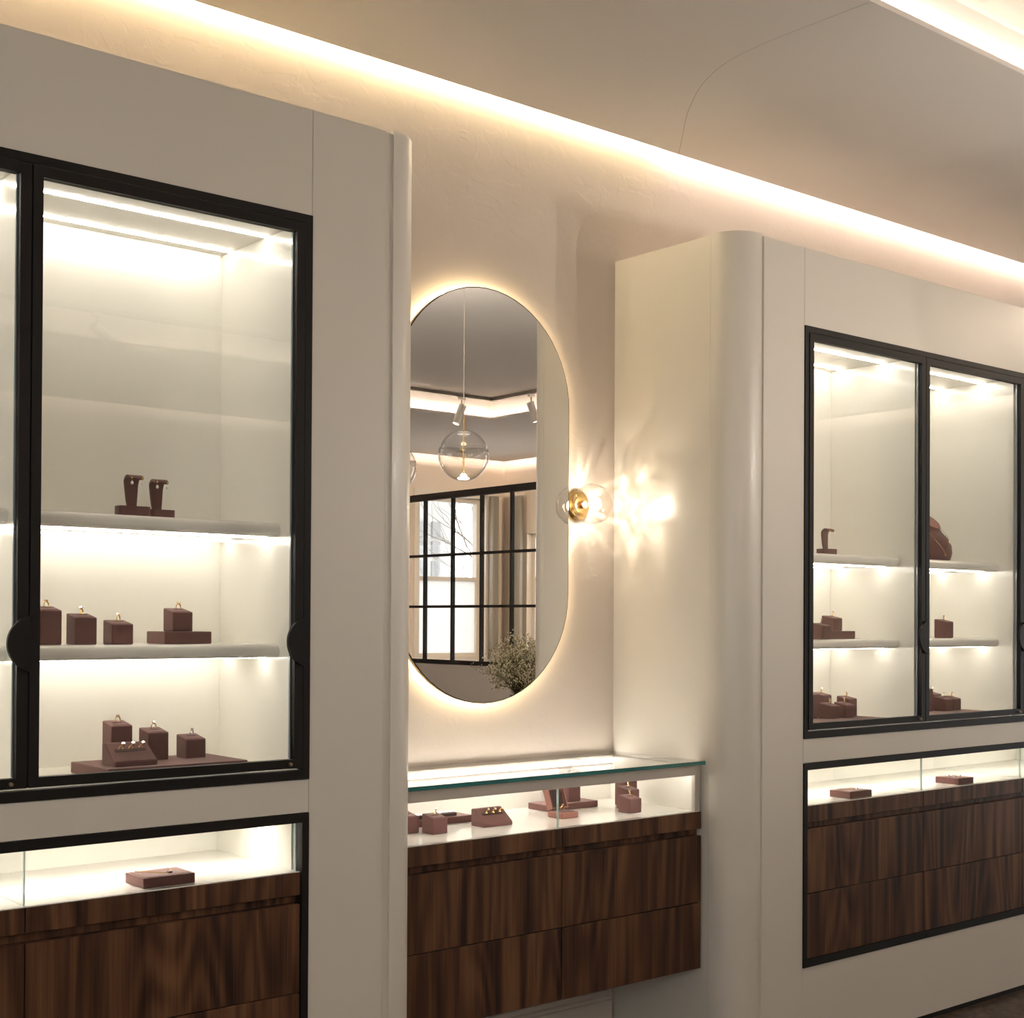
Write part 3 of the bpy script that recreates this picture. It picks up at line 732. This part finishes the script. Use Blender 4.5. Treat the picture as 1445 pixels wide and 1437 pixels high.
earring_stand(.3620, .218, SH1, 'right brown curved earring stand on the near vitrine top shelf', '%s pearl drop earring on the right curved stand, near vitrine')
earring_stand(2.950, .205, SH1, 'lone brown hooked earring stand on the far vitrine top shelf', '%s drop earring on the lone hooked stand, far vitrine')

# flat necklace pads in the lower cases
def pad(x0, x1, y0, y1, h, label, kind, jl):
    z = ZW + .002; root = thing('necklace_pad', label, 'jewellery pad', ((x0 + x1) / 2, (y0 + y1) / 2, z), 'flat suede jewellery pads')
    BB(x0, x1, y0, y1, z + .0003, z + h, b=.0014, seg=1).build('body', 'suede', root)
    BB(x0 + .008, x1 - .008, y0 + .008, y1 - .008, z + h - .0003, z + h + .0008, b=.0004, seg=1).build('inlay', 'suede', root)
    zt = z + h + .0016; xc = (x0 + x1) / 2; w = x1 - x0; dp = y1 - y0
    if kind == 'necklace':
        n = thing('necklace', jl, 'necklace', (xc, y0 + dp * .4, zt))
        pts = [(x0 + w * .16, y1 - .006, zt), (x0 + w * .30, y0 + dp * .72, zt), (x0 + w * .5, y0 + dp * .42, zt), (x0 + w * .6, y0 + dp * .30, zt),
               (x0 + w * .68, y0 + dp * .36, zt), (x0 + w * .74, y0 + dp * .62, zt), (x0 + w * .80, y1 - .006, zt)]
        MB().tube(pts, .0009, n=5).build('chain', 'gold', n)
        BB(x0 + w * .57, x0 + w * .64, y0 + dp * .22, y0 + dp * .34, zt - .0006, zt + .004, b=.001, seg=1).build('pendant', 'dstone', n)
    elif kind == 'stud':
        n = thing('necklace', jl, 'necklace', (xc, y0 + dp * .5, zt))
        MB().tube([(x0 + w * .2, y1 - .012, zt), (x0 + w * .4, y0 + dp * .6, zt), (x0 + w * .62, y0 + dp * .34, zt), (x0 + w * .7, y0 + dp * .6, zt), (x0 + w * .8, y1 - .012, zt)], .0006, n=4).build('chain', 'gold', n)
        MB().lathe([(.0001, 0), (.004, .001), (.0045, .003), (.0025, .006), (.0001, .0065)], (x0 + w * .62, y0 + dp * .32, zt), n=10).build('pendant', 'silver', n)
    else:
        k = 0
        for fx, fy in ((.32, .70), (.62, .70), (.38, .36), (.68, .36)):
            k += 1; c = (x0 + w * fx, y0 + dp * fy, zt)
            n = thing('stud_earring', jl % ('back left', 'back right', 'front left', 'front right')[k - 1], 'earring', c, 'stud earrings on the flat pad')
            MB().lathe([(.0001, -.0005), (.0026, 0), (.0032, .002), (.002, .004), (.0001, .0045)], c, n=9).build('stone', 'dstone' if k == 3 else 'silver', n)
            MB().lathe([(.0034, -.0006), (.0038, .0003), (.0034, .0012), (.0030, .0003), (.0034, -.0006)], c, n=10).build('setting', 'gold', n)
    return root
pad(.2435, .3715, .028, .124, .0235, 'flat brown necklace pad in the near left lower case', 'necklace', 'gold chain with dark square pendant on the near flat pad')
pad(2.845, 2.970, .022, .110, .0235, 'flat brown pad at left in the far right lower case', 'stud', 'fine chain with silver drop on the far left flat pad')
pad(3.512, 3.614, .022, .122, .0240, 'flat brown pad behind the second pane of the far right case', 'studs', '%s stud earring on the second flat pad, far right case')

# niche counter
zc_ = ZW + .002
block(1.1705, .318, zc_, .0470, 'brown ring block half hidden by the column in the counter case', 'gold ring on the half-hidden block in the counter case')
block(1.2285, .260, zc_, .0455, 'single brown ring block at left in the counter case', 'gold ring on the single left block in the counter case')
board(1.235, 1.482, .400, .500, zc_, .0205, 'low brown board under the crystal bracelet in the counter case')
br = thing('bracelet', 'sparkling crystal bracelet on the low board in the counter case', 'bracelet', (1.38, .42, zc_ + .0205))
BB(1.256, 1.432, .412, .428, zc_ + .0212, zc_ + .0300, b=.001, seg=1).build('shadow_gap_bar', 'slotdark', br)  # dark bar puts the shadow gap under the crystals into colour
for k in range(20):
    MB().lathe([(.0001, .0298), (.0046, .0330), (.0034, .0372), (.0001, .0378)], (1.262 + k * .0086, .420, zc_ + .0004), n=6, smooth=False).build('stone', 'crystal', br)
wedge(1.428, 1.536, .274, .338, zc_, .0115, .050, 'sloped brown tray of three rings in the counter case', '%s gold ring on the sloped tray in the counter case')
# open ring box
rb = thing('ring_box', 'open hinged ring box with lifted lid in the counter case', 'ring box', (1.76, .30, zc_))
bx0, bx1, by0, by1 = 1.727, 1.795, .266, .334
BB(bx0, bx1, by0, by1, zc_ + .0003, zc_ + .019, b=.003, seg=2).build('base', 'suede2', rb)
BB(bx0 + .008, bx1 - .008, by0 + .008, by1 - .008, zc_ + .0187, zc_ + .0212, b=.0008, seg=1).build('cushion', 'suede', rb)
rot = Matrix.Translation((0, by1, zc_ + .019)) @ Matrix.Rotation(math.radians(-20), 4, 'X')
def lidbox(*a):
    m = B(*a); m.v = [tuple(rot @ Vector(v)) for v in m.v]; return m
lid = MB()
for a in ((bx0, bx1, -.003, 0, 0, .066), (bx0, bx0 + .004, -.024, -.003, 0, .066), (bx1 - .004, bx1, -.024, -.003, 0, .066), (bx0 + .004, bx1 - .004, -.024, -.003, .062, .066), (bx0 + .004, bx1 - .004, -.024, -.003, 0, .004)):
    q = lidbox(*a); lid.add(q.v, q.f)
lid.build('lid', 'suede2', rb)
q = lidbox(bx0 + .0045, bx1 - .0045, -.010, -.0032, .0045, .0615); q.build('lid_lining', 'slotdark', rb)
ring((1.761, .302, zc_ + .0235), 'gold solitaire ring in the open ring box', 'gold', .3)
board(1.800, 2.018, .413, .512, zc_, .0205, 'low brown board behind the open ring box in the counter case')
block(1.905, .432, zc_ + .0205, .100, 'tall brown ring block rising behind the open ring box', 'gold ring on the tall block behind the open box')
block(1.9785, .225, zc_, .0455, 'front of three brown ring blocks at the right end of the counter', 'gold ring on the front block at the right end of the counter')
block(2.036, .292, zc_, .0630, 'middle of three brown ring blocks at the right end of the counter', 'gold ring on the middle block at the right end of the counter')
block(2.092, .358, zc_, .0800, 'back of three brown ring blocks at the right end of the counter', 'gold ring on the back block at the right end of the counter')

# far vitrine, first bay
board(2.879, 3.073, .170, .262, sh, .0285, 'small brown plinth on the middle shelf of the far vitrine')
block(2.952, .176, sh + .0285, .0460, 'brown ring block standing on the far vitrine plinth', 'gold ring on the block atop the far plinth')
block(2.805, .112, sh, .0475, 'brown ring block left of the plinth in the far vitrine', 'gold ring on the block left of the far plinth')
board(2.72, 3.135, .060, .262, VF, .0185, 'wide brown board on the floor of the first far vitrine bay')
z2 = VF + .0185
block(2.905, .150, z2, .0465, 'front-left brown ring block on the first far bay board', 'gold ring on the front-left block, first far bay')
block(2.992, .150, z2, .0465, 'front-right brown ring block on the first far bay board', 'gold ring on the front-right block, first far bay')
block(3.060, .190, z2, .0640, 'rightmost brown ring block on the first far bay board', 'gold ring on the rightmost block, first far bay')
block(2.965, .232, z2, .0790, 'back brown ring block on the first far bay board', 'gold ring on the back block, first far bay')
block(2.850, .206, z2, .0860, 'tall brown ring block beside the frame, first far bay', 'gold ring on the tall block beside the frame, first far bay')
# far vitrine, second bay
block(3.655, .170, sh, .0640, 'brown ring block right of the handle, second far bay shelf', 'gold ring on the block right of the handle, second far bay')
block(3.520, .205, sh, .0790, 'brown ring block behind the door handle, second far bay shelf', 'gold ring on the block behind the door handle, second far bay')
board(3.38, 3.800, .060, .262, VF, .0185, 'wide brown board on the floor of the second far vitrine bay')
block(3.620, .148, z2, .0465, 'front brown ring block on the second far bay board', 'gold ring on the front block, second far bay')
block(3.694, .160, z2, .0465, 'right brown ring block on the second far bay board', 'gold ring on the right block, second far bay')
block(3.676, .236, z2, .0600, 'back brown ring block on the second far bay board', 'gold ring on the back block, second far bay')
block(3.540, .185, z2, .0860, 'tall brown ring block beside the mullion, second far bay', 'gold ring on the tall block beside the mullion, second far bay')

# necklace bust
def bust(x, y, z):
    root = thing('necklace_bust', 'brown suede necklace bust on the far vitrine top shelf', 'necklace display', (x, y, z))
    secs = [(.0, .080, .044, .004), (.010, .092, .049, .002), (.035, .102, .051, .0), (.065, .101, .049, .0), (.090, .090, .045, .004),
            (.110, .072, .040, .010), (.126, .056, .037, .015), (.142, .050, .036, .018), (.160, .048, .036, .020)]
    n = 28; vs = []; fs = []
    for k, (h, rx, ry, oy) in enumerate(secs):
        for i in range(n):
            a = 2 * PI * i / n
            px, py = rx * math.cos(a), ry * math.sin(a)
            tilt = (k / (len(secs) - 1)) ** 3 * .032 * math.sin(a)      # neck cut slopes down to the front
            vs.append((x + px, y + oy + py, z + .0004 + h + tilt))
    for k in range(len(secs) - 1):
        for i in range(n):
            j = (i + 1) % n; fs.append((k * n + i, k * n + j, (k + 1) * n + j, (k + 1) * n + i))
    fs.append(tuple(range(n))[::-1])
    mb = MB(); mb.add(vs, fs, True); mb.build('body', 'suede', root)
    h, rx, ry, oy = secs[-1]
    top = [(x + (rx + .0012) * math.cos(2 * PI * i / n), y + oy + (ry + .0012) * math.sin(2 * PI * i / n), z + h + .0006 + .032 * math.sin(2 * PI * i / n)) for i in range(n)]
    top2 = [(p[0], p[1], p[2] + .004) for p in top]
    m2 = MB(); m2.add(top + top2, [tuple(range(n))[::-1], tuple(range(n, 2 * n))] + [(i, (i + 1) % n, n + (i + 1) % n, n + i) for i in range(n)]); m2.build('neck_cap', 'suede2', root)
    nk = thing('necklace', 'fine gold chain with small pendant around the suede bust', 'necklace', (x, y, z))
    def surf(a, h):                                     # point just outside the body
        for k in range(len(secs) - 1):
            if secs[k][0] <= h <= secs[k + 1][0]: break
        f = (h - secs[k][0]) / (secs[k + 1][0] - secs[k][0]); r = [secs[k][i] * (1 - f) + secs[k + 1][i] * f for i in range(4)]
        return (x + (r[1] + .002) * math.cos(a), y + r[3] + (r[2] + .002) * math.sin(a), z + h)
    pts = []
    for k in range(17):
        u = -1 + 2 * k / 16
        pts.append(surf(-PI / 2 + u * 1.35, .030 + .122 * abs(u) ** .9))
    MB().tube(pts, .0009, n=5).build('chain', 'gold', nk)
    p = surf(-PI / 2, .026)
    MB().lathe([(.0001, .004), (.0022, .002), (.003, -.001), (.0001, -.006)], (p[0], p[1] - .001, p[2]), n=8).build('pendant', 'gold', nk)
bust(3.655, .225, SH1)

# ------------------------------------------------------------------ the room opposite (seen in the mirror)
# steel and glass partition
pt = thing('glazed_partition', 'black steel gridded glass partition seen in the oval mirror', 'partition', (5.1, -4.2, 0))
PX = 5.1; ys = [-3.185, -3.516, -3.853, -4.195, -4.537, -4.88, -5.22]
B(PX - .02, PX + .02, ys[-1] - .02, ys[0] + .02, 2.345, 2.395).build('top_rail', 'steel', pt)
B(PX - .018, PX + .018, ys[-1] - .02, ys[0] + .02, 1.118, 1.150).build('bottom_rail', 'steel', pt)
for z in (1.545, 1.928): B(PX - .012, PX + .012, ys[-1], ys[0], z - .010, z + .010).build('glazing_bar', 'steel', pt)
for i, y in enumerate(ys):
    w = .016 if i in (0, len(ys) - 1) else .0085
    B(PX - .015, PX + .015, y - w, y + w, 1.150, 2.345).build('upright', 'steel', pt)
zz = [1.150, 1.545, 1.928, 2.345]
for i in range(len(ys) - 1):
    for k in range(3):
        B(PX - .003, PX + .003, ys[i + 1] + .012, ys[i] - .012, zz[k] + .011, zz[k + 1] - .011).build('pane', 'glass', pt)
B(PX - .04, PX + .04, ys[-1] - .02, ys[0] + .02, 0, 1.117).build('base_wall', 'wallp', pt)
# curtains by the far corner
def curtain(axis, a0, a1, pos, label):
    n = 60; vs = []; z0, z1 = .03, 2.72
    for k in range(n + 1):
        u = a0 + (a1 - a0) * k / n; w = .03 * math.sin(k * .95) + .012 * math.sin(k * 2.3)
        for z in (z0, z1): vs.append((u, pos + w, z) if axis == 'x' else (pos + w, u, z))
    fs = [(2 * k, 2 * k + 2, 2 * k + 3, 2 * k + 1) for k in range(n)]
    root = thing('curtain', label, 'curtain', ((a0 + a1) / 2, pos, 0) if axis == 'x' else (pos, (a0 + a1) / 2, 0), 'linen curtains by the far corner')
    o = MB().add(vs, fs, True).build('fabric', 'curtain', root)
    md = o.modifiers.new('thickness', 'SOLIDIFY'); md.thickness = .004
    MB().tube([(a0 - .05, pos, 2.735), (a1 + .05, pos, 2.735)] if axis == 'x' else [(pos, a0 - .05, 2.735), (pos, a1 + .05, 2.735)], .012, n=8).build('rod', 'wframe', root)
curtain('y', -7.06, -6.93, XR - .10, 'pale linen curtain on the end wall, right of the mirrored corner')
curtain('x', 7.90, 7.97, YF + .12, 'pale linen curtain right of the tall window in the mirror')
# track and spots
tr = thing('ceiling_track', 'grey lighting track along the ceiling recess edge in the mirror', 'track', (2, -4.85, ZR - .03))
B(LX0 + .1, LX1 - .05, LY0 + .07, LY0 + .105, ZR - .026, ZR - .001).build('rail', 'trackm', tr)
B(LX1 - .085, LX1 - .05, LY0 + .106, LY1 - .08, ZR - .026, ZR - .001).build('rail', 'trackm', tr)
def spot(x, y, target, label, watts, size=50):
    root = thing('track_spot', label, 'spotlight', (x, y, ZR - .027), 'white cylinder spots on the ceiling track')
    BB(x - .03, x + .03, y - .016, y + .016, ZR - .050, ZR - .027, b=.003, seg=1).build('adaptor', 'whitemet', root)
    p = Vector((x, y, ZR - .12)); d = (Vector(target) - p).normalized(); d2 = d
    MB().tube([(x, y, ZR - .05), (x, y, ZR - .12)], .006, n=8).build('stem', 'brass', root)
    a = p - d2 * .03; b = p + d2 * .13
    MB().tube([a, b], .031, n=20).build('body', 'whitemet', root)
    MB().tube([b + d2 * .0005, b + d2 * .002], .024, n=20).build('lens', 'lens', root)
    l = light('spot_beam', 'SPOT', b + d2 * .02, root, watts, (1, .80, .58), shadow_soft_size=.03, spot_size=math.radians(size), spot_blend=.9)
    l.rotation_euler = d2.to_track_quat('-Z', 'Y').to_euler()
spot(5.69, LY0 + .0875, (4.9, -5.15, 1.0), 'white track spot above the clear globe pendant in the mirror', SPOT_W)
spot(LX1 - .0675, -4.37, (6.6, -4.0, 1.0), 'white track spot at right edge of the mirror reflection', SPOT_W)
spot(LX1 - .0675, -.83, (3.9, .0, 2.2), 'white track spot aimed at the far vitrine', SPOT_W * .6, 75)
spot(2.2, LY0 + .0875, (7.3, -7.2, 1.6), 'unseen white track spot added to brighten the tall window wall', SPOT_W * 14, 55)  # added wall washer out of view, lifts the far wall
spot(LX1 - .0675, -2.3, (8.1, -6.0, 1.6), 'unseen white track spot added to brighten the end wall windows', SPOT_W * 12, 70)  # second added washer, unseen, lifts the wall beyond the partition
# pendants
def pendant(x, y, z, label):
    root = thing('globe_pendant', label, 'pendant lamp', (x, y, z), 'clear glass globe pendants')
    r = .1285
    MB().lathe([(.0001, 0), (.05, 0), (.05, -.02), (.0001, -.02)], (x, y, ZR - .0005), n=24).build('ceiling_rose', 'brass', root)
    MB().tube([(x, y, ZR - .02), (x, y, z + r + .07)], .0022, n=6).build('cord', 'pearl', root)
    MB().tube([(x, y, z + r + .07), (x, y, z - r * .86)], .005, n=8).build('rod', 'brass', root)
    pr = []
    for k in range(25):
        a = -PI / 2 * .93 + PI * .93 * k / 24; pr.append((max(.0001, r * math.cos(a)), r * math.sin(a)))
    MB().lathe(pr, (x, y, z), n=40).build('glass_globe', 'globe', root)
    n = 40; vs = [(x, y, z + .012)]; fs = []
    for q in range(1, 7):
        for i in range(n):
            a = 2 * PI * i / n; rr = r * .985 * q / 6; vs.append((x + rr * math.cos(a), y + rr * math.sin(a), z + .02 * math.sin(a * 2 + .6) * q / 6 + .015 + .02 * (1 - (q / 6) ** 2)))
    for i in range(n): fs.append((0, 1 + i, 1 + (i + 1) % n))
    for q in range(5):
        for i in range(n):
            j = (i + 1) % n; fs.append((1 + q * n + i, 1 + q * n + j, 1 + (q + 1) * n + j, 1 + (q + 1) * n + i))
    MB().add(vs, fs, True).build('inner_membrane', 'globe', root)
    MB().lathe([(.0001, 0), (.034, 0), (.034, -.012), (.0001, -.012)], (x, y, z + r * .93), n=24).build('top_cap', 'globe', root)
    MB().lathe([(.0001, .008), (.022, .006), (.030, 0), (.022, -.006), (.0001, -.008)], (x, y, z - r * .90), n=24).build('led_disc', 'pend', root)
    light('pendant_light', 'POINT', (x, y, z - r * .90 + .012), root, PENDANT_W, (1, .93, .85), shadow_soft_size=.012)
pendant(3.157, -1.575, 2.2756, 'clear glass globe pendant with brass rod centred in the mirror')
pendant(2.996, -1.971, 2.235, 'clear glass globe pendant half hidden at the mirror left edge')
pendant(-1.9, -3.6, 2.26, 'unseen glass globe pendant added for uplight near the wide shop window')  # added behind the camera to light the soffit from below
pendant(.5, -4.3, 2.26, 'unseen glass globe pendant added for uplight over the room centre')  # another added lamp out of view, more uplight for the ceiling
# flowers on a side table
TX, TY = 3.385, -1.40
tb = thing('side_table', 'round pedestal table holding the flower vase', 'table', (TX, TY, 0))
MB().lathe([(.0001, 0), (.20, 0), (.20, -.025), (.0001, -.025)], (TX, TY, .885), n=40).build('top', 'table', tb)
MB().lathe([(.035, 0), (.035, -.85)], (TX, TY, .862), n=20).build('column', 'table', tb)
MB().lathe([(.0001, .02), (.15, .02), (.16, 0), (.0001, 0)], (TX, TY, .0005), n=40).build('foot', 'table', tb)
vz = MB().lathe([(.0001, .002), (.042, .002), (.045, .02), (.043, .12), (.050, .185), (.047, .185), (.040, .12), (.042, .022), (.0001, .01)], (TX, TY, .8855), n=28).build('flower_vase', 'vase', None, (TX, TY, .8855))
tag(vz, 'grey glass vase of dried flowers reflected at the mirror foot', 'vase')
fl = thing('flower_bouquet', 'round bouquet of tiny dried white blooms reflected low in the mirror', 'flowers', (TX, TY, .90))
rf = random.Random(11); st = MB(); bl = MB(); lf = MB()
cz = 1.225
def octa(mb, c, r):
    x, y, z = c
    mb.add([(x + r, y, z), (x - r, y, z), (x, y + r, z), (x, y - r, z), (x, y, z + r), (x, y, z - r)], [(0, 2, 4), (2, 1, 4), (1, 3, 4), (3, 0, 4), (2, 0, 5), (1, 2, 5), (3, 1, 5), (0, 3, 5)])
for k in range(380):
    u = rf.uniform(-1, 1); a = rf.uniform(0, 2 * PI); q = rf.uniform(.35, 1.0)
    s = math.sqrt(1 - u * u)
    tip = Vector((TX + .17 * q * s * math.cos(a), TY + .17 * q * s * math.sin(a), cz + .150 * q * u))
    base = Vector((TX + rf.uniform(-.02, .02), TY + rf.uniform(-.02, .02), 1.06)); mid = base.lerp(tip, .5) + Vector((0, 0, .02))
    st.tube([base, mid, tip], [.0011, .0008, .0006], n=3)
    for m in range(11):
        o = Vector((rf.gauss(0, .016), rf.gauss(0, .016), rf.gauss(0, .014)))
        octa(bl if rf.random() < .55 else lf, tip + o, rf.uniform(.0036, .0062))
for k in range(14):                                   # stray sprig to the side
    f = k / 13; p = Vector((TX, TY, 1.12)).lerp(Vector((TX - .155, TY - .185, 1.215)), f)
    for m in range(9): octa(bl if rf.random() < .5 else lf, p + Vector((rf.gauss(0, .012), rf.gauss(0, .012), rf.gauss(0, .010))), rf.uniform(.0028, .0045))
st.tube([(TX, TY, 1.06), (TX - .07, TY - .09, 1.17), (TX - .155, TY - .185, 1.215)], .001, n=3)
for k in range(26):
    a = rf.uniform(0, 2 * PI); st.tube([(TX + .03 * math.cos(a), TY + .03 * math.sin(a), .905), (TX + .02 * math.cos(a), TY + .02 * math.sin(a), 1.07)], .0014, n=3)
st.build('stems', 'stem', fl)['kind'] = 'stuff'; bl.build('blooms', 'bloom', fl)['kind'] = 'stuff'; lf.build('seed_heads', 'leaf', fl)['kind'] = 'stuff'

# ------------------------------------------------------------------ outside the windows
tag(B(-30, 40, -40, YF - .2, -.4, -.3).build('pavement', 'ground'), 'grey street surface outside the windows', kind='structure')
fc = thing('building', 'pale rendered house across the street beyond the mirrored window', 'building', (10.5, -13, 0))
B(9.6, 11.05, -14, -12, -.3, 3.35).build('wall', 'facade', fc)
B(9.4, 11.2, -14.1, -11.8, 3.35, 3.5).build('eaves', 'facade', fc)
for x0, x1 in ((10.40, 10.55), (10.68, 10.82)):
    for z0, z1 in ((2.06, 2.28), (2.34, 2.56), (2.62, 2.84)):
        B(x0, x1, -12.0, -11.96, z0, z1).build('window_pane', 'shutter', fc)
te = thing('bare_tree', 'bare winter tree outside the mirrored window', 'tree', (11.6, -11.0, -.3))
tk = MB().tube([(11.6, -11.0, -.3), (11.55, -11.0, .9), (11.5, -11.0, 1.7)], [.09, .07, .05], n=8); tk.build('trunk', 'bark', te)
rt = random.Random(5); brn = MB()
def branch(p, d, r, l, depth):
    pts = [p]; q = p.copy(); dd = d.copy()
    for i in range(4):
        dd = (dd + Vector((rt.uniform(-.25, .25), rt.uniform(-.2, .2), rt.uniform(-.15, .2)))).normalized(); q = q + dd * l / 4; pts.append(q.copy())
    brn.tube(pts, [r, r * .85, r * .7, r * .55, r * .4], n=4)
    if depth:
        for i in range(3):
            k = rt.randint(1, 4); nd = (dd + Vector((rt.uniform(-.8, .8), rt.uniform(-.5, .5), rt.uniform(-.5, .8)))).normalized()
            branch(pts[k], nd, r * .55, l * .7, depth - 1)
for d in ((-.9, -.1, .25), (-.7, .2, .7), (-.2, .1, 1), (-1, .2, .05), (.6, 0, .7), (-.5, -.2, .9)):
    branch(Vector((11.5, -11.0, 1.7)), Vector(d).normalized(), .022, 1.3, 3)
brn.build('branches', 'bark', te)
